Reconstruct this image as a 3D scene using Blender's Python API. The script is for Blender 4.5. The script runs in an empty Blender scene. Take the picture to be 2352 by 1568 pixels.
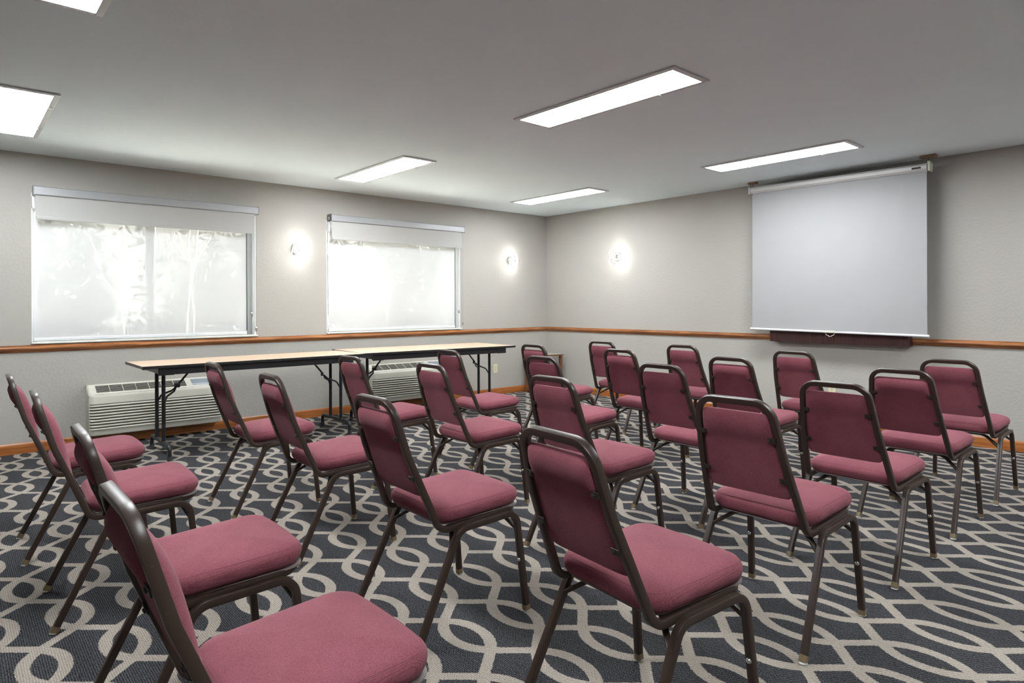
import bpy, bmesh, math, random
from math import pi, sin, cos, sqrt, radians
from mathutils import Vector, Matrix

random.seed(7)
SC = bpy.context.scene
COL = SC.collection
V = Vector

# ------------------------------------------------------------------ helpers
class MB:
    """collects geometry for ONE mesh object"""
    def __init__(s):
        s.v = []; s.f = []; s.m = []; s.mi = 0
    def add(s, vs, fs):
        b = len(s.v)
        s.v += [tuple(p) for p in vs]
        for f in fs:
            s.f.append(tuple(b + i for i in f)); s.m.append(s.mi)
    def box(s, a, b, bev=0.0, M=None):
        x0, x1 = sorted((a[0], b[0])); y0, y1 = sorted((a[1], b[1])); z0, z1 = sorted((a[2], b[2]))
        if bev <= 0:
            vs = [V((x, y, z)) for z in (z0, z1) for y in (y0, y1) for x in (x0, x1)]
            fs = [(0, 2, 3, 1), (4, 5, 7, 6), (0, 1, 5, 4), (2, 6, 7, 3), (0, 4, 6, 2), (1, 3, 7, 5)]
        else:
            bm = bmesh.new()
            bmesh.ops.create_cube(bm, size=1)
            for v in bm.verts:
                v.co = V(((x0 + x1) / 2 + v.co.x * (x1 - x0), (y0 + y1) / 2 + v.co.y * (y1 - y0), (z0 + z1) / 2 + v.co.z * (z1 - z0)))
            bev = min(bev, .49 * min(x1 - x0, y1 - y0, z1 - z0))
            bmesh.ops.bevel(bm, geom=list(bm.edges), offset=bev, segments=2, affect='EDGES', profile=.5)
            bm.verts.index_update()
            vs = [v.co.copy() for v in bm.verts]; fs = [tuple(v.index for v in f.verts) for f in bm.faces]
            bm.free()
        if M: vs = [M @ p for p in vs]
        s.add(vs, fs)
    def sweep(s, pts, nrm, prof, closed=False, cap=True):
        """pts path, nrm reference normals (one or list), prof list of (along N, along B)"""
        n = len(pts); pts = [V(p) for p in pts]
        if not isinstance(nrm, list): nrm = [V(nrm)] * n
        k = len(prof); vs = []
        for i in range(n):
            if closed: a, b = pts[i - 1], pts[(i + 1) % n]
            else: a, b = pts[max(0, i - 1)], pts[min(n - 1, i + 1)]
            d1 = (pts[i] - a); d2 = (b - pts[i])
            T = V((0, 0, 0))
            if d1.length > 1e-9: T += d1.normalized()
            if d2.length > 1e-9: T += d2.normalized()
            T.normalize()
            N = V(nrm[i]); N = (N - T * N.dot(T)).normalized(); B = T.cross(N)
            sc = 1.0
            if d1.length > 1e-9 and d2.length > 1e-9:
                c = max(.3, T.dot(d1.normalized())); sc = 1 / c
            for (p, q) in prof: vs.append(pts[i] + N * p + B * q)
        fs = []
        for i in range(n if closed else n - 1):
            j = (i + 1) % n
            for a in range(k):
                b = (a + 1) % k
                fs.append((i * k + a, i * k + b, j * k + b, j * k + a))
        if not closed and cap:
            fs.append(tuple(range(k))[::-1]); fs.append(tuple((n - 1) * k + a for a in range(k)))
        s.add(vs, fs)
    def tube(s, pts, r, seg=10, closed=False, nrm=None):
        prof = [(r * cos(2 * pi * a / seg), r * sin(2 * pi * a / seg)) for a in range(seg)]
        P = [V(p) for p in pts]
        if nrm is None:
            d = (P[1] - P[0]).normalized(); n = V((0, 0, 1)) if abs(d.z) < .8 else V((1, 0, 0))
            n = (n - d * n.dot(d)).normalized(); ns = [n]
            for i in range(1, len(P)):
                a = P[max(0, i - 1)]; b = P[min(len(P) - 1, i + 1)]
                t = (b - a).normalized(); n = (n - t * n.dot(t))
                n = n.normalized() if n.length > 1e-6 else V((1, 0, 0)); ns.append(n)
            nrm = ns
        s.sweep(P, nrm, prof, closed)
    def lathe(s, prof, origin=(0, 0, 0), axis='Z', seg=20):
        o = V(origin); vs = []; fs = []
        for (r, h) in prof:
            for a in range(seg):
                t = 2 * pi * a / seg; c, d = r * cos(t), r * sin(t)
                p = V((c, d, h)) if axis == 'Z' else (V((h, c, d)) if axis == 'X' else V((d, h, c)))
                vs.append(o + p)
        m = len(prof)
        for i in range(m - 1):
            for a in range(seg):
                b = (a + 1) % seg
                fs.append((i * seg + a, i * seg + b, (i + 1) * seg + b, (i + 1) * seg + a))
        fs.append(tuple(range(seg))[::-1]); fs.append(tuple((m - 1) * seg + a for a in range(seg)))
        s.add(vs, fs)
    def build(s, name, mat, parent=None, smooth=False, loc=None):
        me = bpy.data.meshes.new(name)
        me.from_pydata(s.v, [], s.f)
        for mt in (mat if isinstance(mat, list) else [mat]): me.materials.append(mt)
        if isinstance(mat, list): me.polygons.foreach_set('material_index', s.m)
        bm = bmesh.new(); bm.from_mesh(me)
        bmesh.ops.recalc_face_normals(bm, faces=bm.faces)
        bm.to_mesh(me); bm.free()
        if smooth:
            me.polygons.foreach_set('use_smooth', [True] * len(me.polygons))
            try: me.set_sharp_from_angle(angle=radians(smooth if smooth is not True else 40))
            except Exception: pass
        o = bpy.data.objects.new(name, me); COL.objects.link(o)
        if parent: o.parent = parent
        if loc: o.location = loc
        return o

def empty(name, loc=(0, 0, 0), rz=0.0):
    o = bpy.data.objects.new(name, None); COL.objects.link(o)
    o.location = loc; o.rotation_euler = (0, 0, rz); o.empty_display_size = .1
    return o
def tag(o, label=None, cat=None, group=None, kind=None):
    if label: o['label'] = label
    if cat: o['category'] = cat
    if group: o['group'] = group
    if kind: o['kind'] = kind
    return o
def copy_tree(o, parent=None):
    c = o.copy(); COL.objects.link(c)
    if parent: c.parent = parent
    for ch in list(o.children): copy_tree(ch, c)
    return c
def rrect(w, h, r, seg=3):
    """rounded rectangle profile"""
    out = []
    for (cx, cy, a0) in ((w / 2 - r, h / 2 - r, 0), (-w / 2 + r, h / 2 - r, 90), (-w / 2 + r, -h / 2 + r, 180), (w / 2 - r, -h / 2 + r, 270)):
        for i in range(seg + 1):
            a = radians(a0 + 90 * i / seg); out.append((cx + r * cos(a), cy + r * sin(a)))
    return out
def fillet(P, R, seg=8):
    """polyline with rounded inner corners; R number or list per vertex"""
    P = [V(p) for p in P]; out = [P[0]]
    for i in range(1, len(P) - 1):
        r = R[i] if isinstance(R, list) else R
        a = (P[i - 1] - P[i]); b = (P[i + 1] - P[i]); la, lb = a.length, b.length
        a.normalize(); b.normalize(); ang = a.angle(b)
        if r <= 0 or abs(ang - pi) < 1e-3: out.append(P[i]); continue
        d = r / math.tan(ang / 2); d = min(d, la * .499, lb * .499); r2 = d * math.tan(ang / 2)
        c = P[i] + (a + b).normalized() * (r2 / sin(ang / 2))
        s0 = P[i] + a * d - c; s1 = P[i] + b * d - c
        for k in range(seg + 1):
            om = s0.angle(s1); t = k / seg
            out.append(c + (s0 * sin((1 - t) * om) + s1 * sin(t * om)) / sin(om))
    out.append(P[-1]); return out

# ------------------------------------------------------------------ materials
def new_mat(name):
    m = bpy.data.materials.new(name); m.use_nodes = True
    nt = m.node_tree; b = nt.nodes['Principled BSDF']
    return m, nt, b
def N(nt, t, **kw):
    n = nt.nodes.new(t)
    for k, v in kw.items(): setattr(n, k, v)
    return n
def srgb(r, g, b):
    f = lambda c: (c / 255 / 12.92) if c / 255 <= .04045 else ((c / 255 + .055) / 1.055) ** 2.4
    return (f(r), f(g), f(b), 1)
def plain(name, col, rough=.5, metal=0, bump=0, bscale=200, spec=None):
    m, nt, b = new_mat(name)
    b.inputs['Base Color'].default_value = col
    b.inputs['Roughness'].default_value = rough; b.inputs['Metallic'].default_value = metal
    if spec is not None: b.inputs['Specular IOR Level'].default_value = spec
    tc = N(nt, 'ShaderNodeTexCoord')
    no = N(nt, 'ShaderNodeTexNoise'); no.inputs['Scale'].default_value = bscale
    nt.links.new(tc.outputs['Object'], no.inputs['Vector'])
    bp = N(nt, 'ShaderNodeBump'); bp.inputs['Strength'].default_value = bump if bump else .03; bp.inputs['Distance'].default_value = .001
    nt.links.new(no.outputs['Fac'], bp.inputs['Height']); nt.links.new(bp.outputs[0], b.inputs['Normal'])
    return m
def mathn(nt, op, a, b=None, c=None):
    n = N(nt, 'ShaderNodeMath', operation=op)
    for i, v in enumerate((a, b, c)):
        if v is None: continue
        if hasattr(v, 'name'): nt.links.new(v, n.inputs[i])
        else: n.inputs[i].default_value = v
    return n.outputs[0]

def wall_mat():
    m, nt, b = new_mat('wall_paint')
    tc = N(nt, 'ShaderNodeTexCoord')
    n1 = N(nt, 'ShaderNodeTexNoise'); n1.inputs['Scale'].default_value = 48; n1.inputs['Detail'].default_value = 3
    n2 = N(nt, 'ShaderNodeTexNoise'); n2.inputs['Scale'].default_value = 1.1
    nt.links.new(tc.outputs['Object'], n1.inputs['Vector']); nt.links.new(tc.outputs['Object'], n2.inputs['Vector'])
    cr = N(nt, 'ShaderNodeValToRGB'); cr.color_ramp.elements[0].color = (.392, .376, .346, 1); cr.color_ramp.elements[1].color = (.438, .421, .389, 1)
    nt.links.new(n2.outputs['Fac'], cr.inputs[0]); nt.links.new(cr.outputs[0], b.inputs['Base Color'])
    rm = N(nt, 'ShaderNodeValToRGB'); rm.color_ramp.elements[0].position = .42; rm.color_ramp.elements[1].position = .62
    nt.links.new(n1.outputs['Fac'], rm.inputs[0])
    bp = N(nt, 'ShaderNodeBump'); bp.inputs['Strength'].default_value = .22; bp.inputs['Distance'].default_value = .0022
    nt.links.new(rm.outputs[0], bp.inputs['Height']); nt.links.new(bp.outputs[0], b.inputs['Normal'])
    b.inputs['Roughness'].default_value = .6
    return m
def ceiling_mat():
    m, nt, b = new_mat('ceiling_paint')
    tc = N(nt, 'ShaderNodeTexCoord')
    n1 = N(nt, 'ShaderNodeTexNoise'); n1.inputs['Scale'].default_value = 75; n1.inputs['Detail'].default_value = 4
    n2 = N(nt, 'ShaderNodeTexNoise'); n2.inputs['Scale'].default_value = .7; n2.inputs['Detail'].default_value = 3
    for n in (n1, n2): nt.links.new(tc.outputs['Object'], n.inputs['Vector'])
    cr = N(nt, 'ShaderNodeValToRGB')
    cr.color_ramp.elements[0].position = .3; cr.color_ramp.elements[0].color = (.80, .90, .945, 1)
    cr.color_ramp.elements[1].position = .68; cr.color_ramp.elements[1].color = (.84, .94, .98, 1)
    nt.links.new(n2.outputs['Fac'], cr.inputs[0]); nt.links.new(cr.outputs[0], b.inputs['Base Color'])
    bp = N(nt, 'ShaderNodeBump'); bp.inputs['Strength'].default_value = .3; bp.inputs['Distance'].default_value = .003
    nt.links.new(n1.outputs['Fac'], bp.inputs['Height']); nt.links.new(bp.outputs[0], b.inputs['Normal'])
    b.inputs['Roughness'].default_value = .75
    return m
def wood_mat(name, dark, light, axis='X', rough=.32, scale=1.0):
    m, nt, b = new_mat(name)
    tc = N(nt, 'ShaderNodeTexCoord'); mp = N(nt, 'ShaderNodeMapping')
    s = {'X': (1.3, 26, 26), 'Y': (26, 1.3, 26), 'Z': (26, 26, 1.3)}[axis]
    mp.inputs['Scale'].default_value = tuple(c * scale for c in s)
    nt.links.new(tc.outputs['Object'], mp.inputs['Vector'])
    no = N(nt, 'ShaderNodeTexNoise'); no.inputs['Scale'].default_value = 2.2; no.inputs['Detail'].default_value = 6; no.inputs['Distortion'].default_value = .8
    nt.links.new(mp.outputs[0], no.inputs['Vector'])
    cr = N(nt, 'ShaderNodeValToRGB')
    cr.color_ramp.elements[0].position = .34; cr.color_ramp.elements[0].color = dark
    cr.color_ramp.elements[1].position = .64; cr.color_ramp.elements[1].color = light
    nt.links.new(no.outputs['Fac'], cr.inputs[0]); nt.links.new(cr.outputs[0], b.inputs['Base Color'])
    b.inputs['Roughness'].default_value = rough
    bp = N(nt, 'ShaderNodeBump'); bp.inputs['Strength'].default_value = .08; bp.inputs['Distance'].default_value = .001
    nt.links.new(no.outputs['Fac'], bp.inputs['Height']); nt.links.new(bp.outputs[0], b.inputs['Normal'])
    return m
def carpet_mat():
    m, nt, b = new_mat('patterned_carpet')
    geo = N(nt, 'ShaderNodeTexCoord'); sp = N(nt, 'ShaderNodeSeparateXYZ')
    # tiny edge wobble of the woven lines
    nz = N(nt, 'ShaderNodeTexNoise'); nz.inputs['Scale'].default_value = 130; nz.inputs['Detail'].default_value = 1
    nt.links.new(geo.outputs['Object'], nz.inputs['Vector'])
    vm = N(nt, 'ShaderNodeVectorMath', operation='MULTIPLY_ADD')
    nt.links.new(nz.outputs['Color'], vm.inputs[0]); vm.inputs[1].default_value = (.009, .009, 0)
    ad = N(nt, 'ShaderNodeVectorMath', operation='SUBTRACT'); nt.links.new(geo.outputs['Object'], ad.inputs[0]); ad.inputs[1].default_value = (.0045, .0045, 0)
    nt.links.new(ad.outputs[0], vm.inputs[2]); nt.links.new(vm.outputs[0], sp.inputs[0])
    X, Y = sp.outputs[0], sp.outputs[1]
    D = .2326; PER = .7654; A = .1158; yc = -5.838; x0 = -3.729
    th = mathn(nt, 'MULTIPLY', mathn(nt, 'ADD', Y, -yc), 2 * pi / PER)
    c1 = mathn(nt, 'COSINE', th); c3 = mathn(nt, 'COSINE', mathn(nt, 'MULTIPLY', th, 3))
    F = mathn(nt, 'MULTIPLY_ADD', c1, A * 1.05, mathn(nt, 'MULTIPLY', c3, -A * .05))
    s1 = mathn(nt, 'SINE', th)
    slope = mathn(nt, 'MULTIPLY', s1, A * 1.05 * 2 * pi / PER)
    ln = mathn(nt, 'SQRT', mathn(nt, 'MULTIPLY_ADD', slope, slope, 1.0))
    def dist(center, sign):
        q = mathn(nt, 'MULTIPLY_ADD', F, sign, center)          # strand centre
        d = mathn(nt, 'SUBTRACT', X, q)
        d = mathn(nt, 'ADD', mathn(nt, 'DIVIDE', d, D), 1000.5)
        d = mathn(nt, 'SUBTRACT', mathn(nt, 'FRACT', d), .5)
        return mathn(nt, 'DIVIDE', mathn(nt, 'MULTIPLY', mathn(nt, 'ABSOLUTE', d), D), ln)
    dd = mathn(nt, 'MINIMUM', dist(x0 + D / 4, -1.0), dist(x0 - D / 4, 1.0))
    mask = mathn(nt, 'SUBTRACT', 1.0, N_smooth(nt, dd, .0185, .0225))
    # woven loops: ribs running along Y, broken into stitches
    rib = mathn(nt, 'SINE', mathn(nt, 'MULTIPLY', X, 2 * pi / .0072))
    st = mathn(nt, 'SINE', mathn(nt, 'ADD', mathn(nt, 'MULTIPLY', Y, 2 * pi / .012), mathn(nt, 'MULTIPLY', mathn(nt, 'FLOOR', mathn(nt, 'DIVIDE', X, .0072)), 2.1)))
    loop = mathn(nt, 'MULTIPLY_ADD', rib, .32, mathn(nt, 'MULTIPLY_ADD', st, .16, .5))
    nf = N(nt, 'ShaderNodeTexNoise'); nf.inputs['Scale'].default_value = 260; nf.inputs['Detail'].default_value = 2
    nt.links.new(geo.outputs['Object'], nf.inputs['Vector'])
    tx = mathn(nt, 'MULTIPLY_ADD', nf.outputs['Fac'], 1.1, mathn(nt, 'MULTIPLY_ADD', loop, .75, -.42))
    dk = N(nt, 'ShaderNodeValToRGB'); dk.color_ramp.elements[0].position = .26; dk.color_ramp.elements[0].color = (.005, .0052, .0066, 1)
    dk.color_ramp.elements[1].position = .95; dk.color_ramp.elements[1].color = (.098, .098, .110, 1)
    lt = N(nt, 'ShaderNodeValToRGB'); lt.color_ramp.elements[0].position = .1; lt.color_ramp.elements[0].color = (.19, .162, .138, 1)
    lt.color_ramp.elements[1].position = .9; lt.color_ramp.elements[1].color = (.41, .37, .325, 1)
    nt.links.new(tx, dk.inputs[0]); nt.links.new(tx, lt.inputs[0])
    mx = N(nt, 'ShaderNodeMixRGB'); nt.links.new(mask, mx.inputs[0]); nt.links.new(dk.outputs[0], mx.inputs[1]); nt.links.new(lt.outputs[0], mx.inputs[2])
    nt.links.new(mx.outputs[0], b.inputs['Base Color'])
    b.inputs['Roughness'].default_value = .95; b.inputs['Specular IOR Level'].default_value = .15
    bp = N(nt, 'ShaderNodeBump'); bp.inputs['Strength'].default_value = .5; bp.inputs['Distance'].default_value = .002
    nt.links.new(tx, bp.inputs['Height']); nt.links.new(bp.outputs[0], b.inputs['Normal'])
    return m
def N_smooth(nt, v, a, b):
    n = N(nt, 'ShaderNodeMapRange', interpolation_type='SMOOTHSTEP')
    nt.links.new(v, n.inputs[0]); n.inputs[1].default_value = a; n.inputs[2].default_value = b
    return n.outputs[0]
def fabric_mat():
    m, nt, b = new_mat('mauve_fabric')
    tc = N(nt, 'ShaderNodeTexCoord')
    no = N(nt, 'ShaderNodeTexNoise'); no.inputs['Scale'].default_value = 560; no.inputs['Detail'].default_value = 2
    n2 = N(nt, 'ShaderNodeTexNoise'); n2.inputs['Scale'].default_value = 7
    wv = N(nt, 'ShaderNodeTexWave'); wv.inputs['Scale'].default_value = 95; wv.inputs['Distortion'].default_value = .25; wv.bands_direction = 'Y'
    for n in (no, n2, wv): nt.links.new(tc.outputs['Object'], n.inputs['Vector'])
    f = mathn(nt, 'MULTIPLY_ADD', no.outputs['Fac'], .62, mathn(nt, 'MULTIPLY_ADD', wv.outputs['Fac'], .09, mathn(nt, 'MULTIPLY', n2.outputs['Fac'], .2)))
    cr = N(nt, 'ShaderNodeValToRGB')
    cr.color_ramp.elements[0].position = .3; cr.color_ramp.elements[0].color = (.130, .030, .043, 1)
    cr.color_ramp.elements[1].position = .75; cr.color_ramp.elements[1].color = (.355, .122, .155, 1)
    nt.links.new(f, cr.inputs[0]); nt.links.new(cr.outputs[0], b.inputs['Base Color'])
    b.inputs['Roughness'].default_value = .9; b.inputs['Specular IOR Level'].default_value = .2
    try:
        b.inputs['Sheen Weight'].default_value = .1; b.inputs['Sheen Roughness'].default_value = .5
        b.inputs['Sheen Tint'].default_value = (1, .7, .75, 1)
    except Exception: pass
    bp = N(nt, 'ShaderNodeBump'); bp.inputs['Strength'].default_value = .12; bp.inputs['Distance'].default_value = .0006
    nt.links.new(f, bp.inputs['Height']); nt.links.new(bp.outputs[0], b.inputs['Normal'])
    return m
def frame_mat():
    m, nt, b = new_mat('brown_powder_coat')
    tc = N(nt, 'ShaderNodeTexCoord')
    no = N(nt, 'ShaderNodeTexNoise'); no.inputs['Scale'].default_value = 500
    sc = N(nt, 'ShaderNodeTexNoise'); sc.inputs['Scale'].default_value = 38; sc.inputs['Detail'].default_value = 6; sc.inputs['Roughness'].default_value = .75
    for n in (no, sc): nt.links.new(tc.outputs['Object'], n.inputs['Vector'])
    cr = N(nt, 'ShaderNodeValToRGB')
    cr.color_ramp.elements[0].position = .66; cr.color_ramp.elements[0].color = (.036, .022, .0165, 1)
    cr.color_ramp.elements[1].position = .74; cr.color_ramp.elements[1].color = (.10, .075, .062, 1)
    nt.links.new(sc.outputs['Fac'], cr.inputs[0]); nt.links.new(cr.outputs[0], b.inputs['Base Color'])
    b.inputs['Roughness'].default_value = .36
    bp = N(nt, 'ShaderNodeBump'); bp.inputs['Strength'].default_value = .12; bp.inputs['Distance'].default_value = .0005
    nt.links.new(no.outputs['Fac'], bp.inputs['Height']); nt.links.new(bp.outputs[0], b.inputs['Normal'])
    return m
def emit_mat(name, col, st):
    m, nt, b = new_mat(name)
    b.inputs['Base Color'].default_value = (.8, .8, .8, 1)
    b.inputs['Emission Color'].default_value = col; b.inputs['Emission Strength'].default_value = st
    return m
def shade_mat():
    """open-weave solar screen: part see-through, part diffusing"""
    m, nt, b = new_mat('solar_screen')
    out = nt.nodes['Material Output']; nt.nodes.remove(b)
    tr = N(nt, 'ShaderNodeBsdfTransparent'); tr.inputs[0].default_value = (1, 1, 1, 1)
    tl = N(nt, 'ShaderNodeBsdfTranslucent'); tl.inputs[0].default_value = (.90, .92, .93, 1)
    df = N(nt, 'ShaderNodeBsdfDiffuse'); df.inputs[0].default_value = (.86, .87, .88, 1)
    m1 = N(nt, 'ShaderNodeMixShader'); m1.inputs[0].default_value = .938
    nt.links.new(tl.outputs[0], m1.inputs[1]); nt.links.new(df.outputs[0], m1.inputs[2])
    tc = N(nt, 'ShaderNodeTexCoord'); no = N(nt, 'ShaderNodeTexNoise'); no.inputs['Scale'].default_value = 3
    nt.links.new(tc.outputs['Object'], no.inputs['Vector'])
    m2 = N(nt, 'ShaderNodeMixShader'); nt.links.new(mathn(nt, 'MULTIPLY_ADD', no.outputs['Fac'], .03, SHADE_OPAQUE), m2.inputs[0])
    nt.links.new(tr.outputs[0], m2.inputs[1]); nt.links.new(m1.outputs[0], m2.inputs[2])
    nt.links.new(m2.outputs[0], out.inputs[0])
    return m
def glass_mat():
    m, nt, b = new_mat('window_glass')
    out = nt.nodes['Material Output']; nt.nodes.remove(b)
    tr = N(nt, 'ShaderNodeBsdfTransparent'); tr.inputs[0].default_value = (.96, .98, .97, 1)
    gl = N(nt, 'ShaderNodeBsdfGlossy'); gl.inputs['Roughness'].default_value = .02
    fr = N(nt, 'ShaderNodeLayerWeight'); fr.inputs[0].default_value = .1
    mx = N(nt, 'ShaderNodeMixShader'); nt.links.new(fr.outputs['Fresnel'], mx.inputs[0])
    nt.links.new(tr.outputs[0], mx.inputs[1]); nt.links.new(gl.outputs[0], mx.inputs[2]); nt.links.new(mx.outputs[0], out.inputs[0])
    return m
def cloth_mat(name, col, trans=.0):
    m, nt, b = new_mat(name)
    tc = N(nt, 'ShaderNodeTexCoord')
    no = N(nt, 'ShaderNodeTexNoise'); no.inputs['Scale'].default_value = 6; no.inputs['Detail'].default_value = 1
    nt.links.new(tc.outputs['Object'], no.inputs['Vector'])
    cr = N(nt, 'ShaderNodeValToRGB'); cr.color_ramp.elements[0].color = tuple(c * .97 for c in col[:3]) + (1,); cr.color_ramp.elements[1].color = col
    nt.links.new(no.outputs['Fac'], cr.inputs[0]); nt.links.new(cr.outputs[0], b.inputs['Base Color'])
    b.inputs['Roughness'].default_value = .8; b.inputs['Specular IOR Level'].default_value = .2
    return m

# tunables for light
SHADE_OPAQUE = .68
PANEL = 44.0
RING = 62.0
SKY = 1.6
EXPO = 0.0

M = {}
M['wall'] = wall_mat(); M['ceil'] = ceiling_mat(); M['carpet'] = carpet_mat()
M['rail_x'] = wood_mat('oak_rail_wood_x', (.19, .062, .018, 1), (.42, .17, .06, 1), 'X', .25)
M['rail_y'] = wood_mat('oak_rail_wood_y', (.19, .062, .018, 1), (.42, .17, .06, 1), 'Y', .25)
M['base_x'] = wood_mat('baseboard_wood_x', (.27, .083, .018, 1), (.43, .155, .04, 1), 'X', .35)
M['base_y'] = wood_mat('baseboard_wood_y', (.27, .083, .018, 1), (.43, .155, .04, 1), 'Y', .35)
M['fabric'] = fabric_mat(); M['frame'] = frame_mat()
M['pan'] = plain('seat_pan_edge', (.24, .215, .205, 1), .4)
M['dark'] = plain('dark_bracket', (.03, .024, .02, 1), .4)
M['chrome'] = plain('bright_metal', (.75, .75, .75, 1), .2, 1)
M['ferrule'] = plain('clear_brown_ferrule', (.20, .15, .085, 1), .3)
M['glide'] = plain('white_glide', (.62, .62, .58, 1), .35)
M['seam'] = plain('fabric_piping', (.22, .065, .085, 1), .9)
M['white'] = plain('white_vinyl', (.80, .82, .84, 1), .4)
M['dimwhite'] = plain('dimmed_frame_vinyl', (.38, .40, .415, 1), .5)  # white vinyl darkened in its colour to offset the strong window light
M['sash'] = plain('shaded_mullion_vinyl', (.11, .118, .125, 1), .5)  # white vinyl painted dark for the unlit room side of the mullion
M['sill'] = plain('sill_paint', (.80, .80, .76, 1), .45)
M['alu'] = plain('shade_cassette_aluminium', (.37, .38, .395, 1), .45, .25, .1, 60)
M['cassend'] = plain('cassette_end', (.18, .18, .18, 1), .4, .6)
M['blackout'] = cloth_mat('blackout_fabric', (.47, .47, .46, 1))
M['solar'] = shade_mat(); M['glass'] = glass_mat()
M['solid_screen'] = cloth_mat('projection_screen_cloth', (.375, .377, .385, 1))
M['housing'] = plain('screen_housing', (.62, .62, .61, 1), .4, .1)
M['endcap'] = plain('screen_end_cap', (.66, .68, .56, 1), .45)
M['cabinet'] = wood_mat('mahogany_cabinet', (.045, .014, .013, 1), (.085, .027, .024, 1), 'Z', .45)
M['oakblock'] = wood_mat('ceiling_block_wood', (.22, .13, .08, 1), (.33, .22, .14, 1), 'Y', .6)
M['laminate'] = wood_mat('pale_maple_laminate', (.56, .40, .28, 1), (.68, .51, .37, 1), 'X', .33, .8)
M['black'] = plain('black_edge', (.012, .013, .016, 1), .38)
M['blackmetal'] = plain('black_painted_steel', (.013, .014, .017, 1), .32)
M['rubber'] = plain('grey_rubber_foot', (.035, .036, .04, 1), .7)
M['ac'] = plain('unit_plastic', (.585, .575, .505, 1), .45)
M['acdark'] = plain('unit_recess_shade', (.018, .017, .015, 1), .8)  # near-black stands for the shade inside the duct
M['acgapshade'] = plain('louvre_gap_shade', (.13, .125, .105, 1), .8)  # shade between louvre blades, put on as dark strips
M['acpanel'] = plain('control_panel_face', (.40, .45, .49, 1), .4)
M['red'] = plain('red_button', (.70, .12, .15, 1), .4)
M['blue'] = plain('blue_button', (.13, .17, .42, 1), .4)
M['ivory'] = plain('ivory_outlet', (.66, .62, .42, 1), .4)
M['slot'] = plain('outlet_slot', (.03, .03, .03, 1), .6)
M['troffer'] = plain('fixture_frame', (.60, .60, .61, 1), .4)
M['panel'] = emit_mat('light_diffuser', (.955, .985, 1, 1), PANEL)
M['ring_led'] = emit_mat('led_strip', (1, .99, .965, 1), RING)
M['tabled'] = wood_mat('walnut_side_table', (.12, .045, .02, 1), (.22, .09, .04, 1), 'X', .35)
M['tabletop2'] = plain('side_table_laminate', (.42, .41, .34, 1), .35)
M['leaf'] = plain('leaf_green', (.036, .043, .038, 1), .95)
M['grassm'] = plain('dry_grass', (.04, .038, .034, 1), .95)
M['bankm'] = plain('dark_backing', (.0015, .0017, .0018, 1), .95, bump=.6, bscale=4)  # near-black so the added backing reads dark behind the leaves
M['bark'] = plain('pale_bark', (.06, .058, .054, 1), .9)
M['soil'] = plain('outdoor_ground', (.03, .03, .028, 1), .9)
M['bounce_slab'] = plain('white_bounce_slab', (.76, .76, .74, 1), .8)  # white slab colour chosen to throw sun up through the windows

# ------------------------------------------------------------------ room
H = 2.44; XW = -11.2; YW = -8.9; T = .16
W1 = (-5.889, -4.081, .885, 2.12); W2 = (-3.326, -1.531, .885, 2.12)

b = MB(); b.box((XW - T, YW - T, -.12), (T, T, 0)); tag(b.build('floor', M['carpet']), kind='structure')
b = MB(); b.box((XW - T, YW - T, H), (T, T, H + .12)); tag(b.build('ceiling', M['ceil']), kind='structure')
# window wall with two openings (one sheet of wall, as the builder framed it)
b = MB()
xs = [XW - T, W1[0], W1[1], W2[0], W2[1], T]
b.box((xs[0], 0, 0), (xs[1], T, H)); b.box((xs[2], 0, 0), (xs[3], T, H)); b.box((xs[4], 0, 0), (xs[5], T, H))
for w in (W1, W2):
    b.box((w[0], 0, 0), (w[1], T, w[2])); b.box((w[0], 0, w[3]), (w[1], T, H))
tag(b.build('wall_windows', M['wall']), kind='structure')
b = MB(); b.box((0, YW - T, 0), (T, 0, H)); tag(b.build('wall_screen', M['wall']), kind='structure')
b = MB(); b.box((XW - T, YW - T, 0), (XW, 0, H)); tag(b.build('wall_left', M['wall']), kind='structure')
b = MB(); b.box((XW, YW - T, 0), (0, YW, H)); tag(b.build('wall_back', M['wall']), kind='structure')

# baseboards and chair rails (profile swept along the wall)
base_prof = [(0, 0), (.014, 0), (.014, .068), (.0125, .074), (.0125, .0765), (.009, .0815), (.006, .085), (0, .085)]
rail_prof = [(0, .8157), (.006, .8157), (.010, .821), (.013, .828), (.022, .834), (.0285, .842), (.030, .850), (.0285, .858), (.022, .864), (.016, .8665), (.016, .8685), (.013, .871), (.013, .8745), (0, .8745)]
def run_x(name, prof, x0, x1, mat):
    b = MB(); n = len(prof)
    vs = [(x, -d, z) for x in (x0, x1) for (d, z) in prof]
    fs = [(i, (i + 1) % n, n + (i + 1) % n, n + i) for i in range(n)] + [tuple(range(n)), tuple(range(n, 2 * n))[::-1]]
    b.add(vs, fs); return tag(b.build(name, mat), kind='structure')
def run_y(name, prof, y0, y1, mat, xw=0, sgn=-1):
    b = MB(); n = len(prof)
    vs = [(xw + sgn * d, y, z) for y in (y0, y1) for (d, z) in prof]
    fs = [(i, (i + 1) % n, n + (i + 1) % n, n + i) for i in range(n)] + [tuple(range(n)), tuple(range(n, 2 * n))[::-1]]
    b.add(vs, fs); return tag(b.build(name, mat), kind='structure')
run_x('baseboard_windows', base_prof, XW, 0, M['base_x'])
run_y('baseboard_screen', base_prof, YW, -.0141, M['base_y'])
run_y('baseboard_left', base_prof, YW, -.0141, M['base_y'], XW, 1)
run_x('trim_1', rail_prof, XW, 0, M['rail_x'])
run_y('trim_2', rail_prof, -3.356, -.0301, M['rail_y'])
run_y('trim_3', rail_prof, YW, -4.616, M['rail_y'])
run_y('trim_4', rail_prof, YW, -.0301, M['rail_y'], XW, 1)

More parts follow.
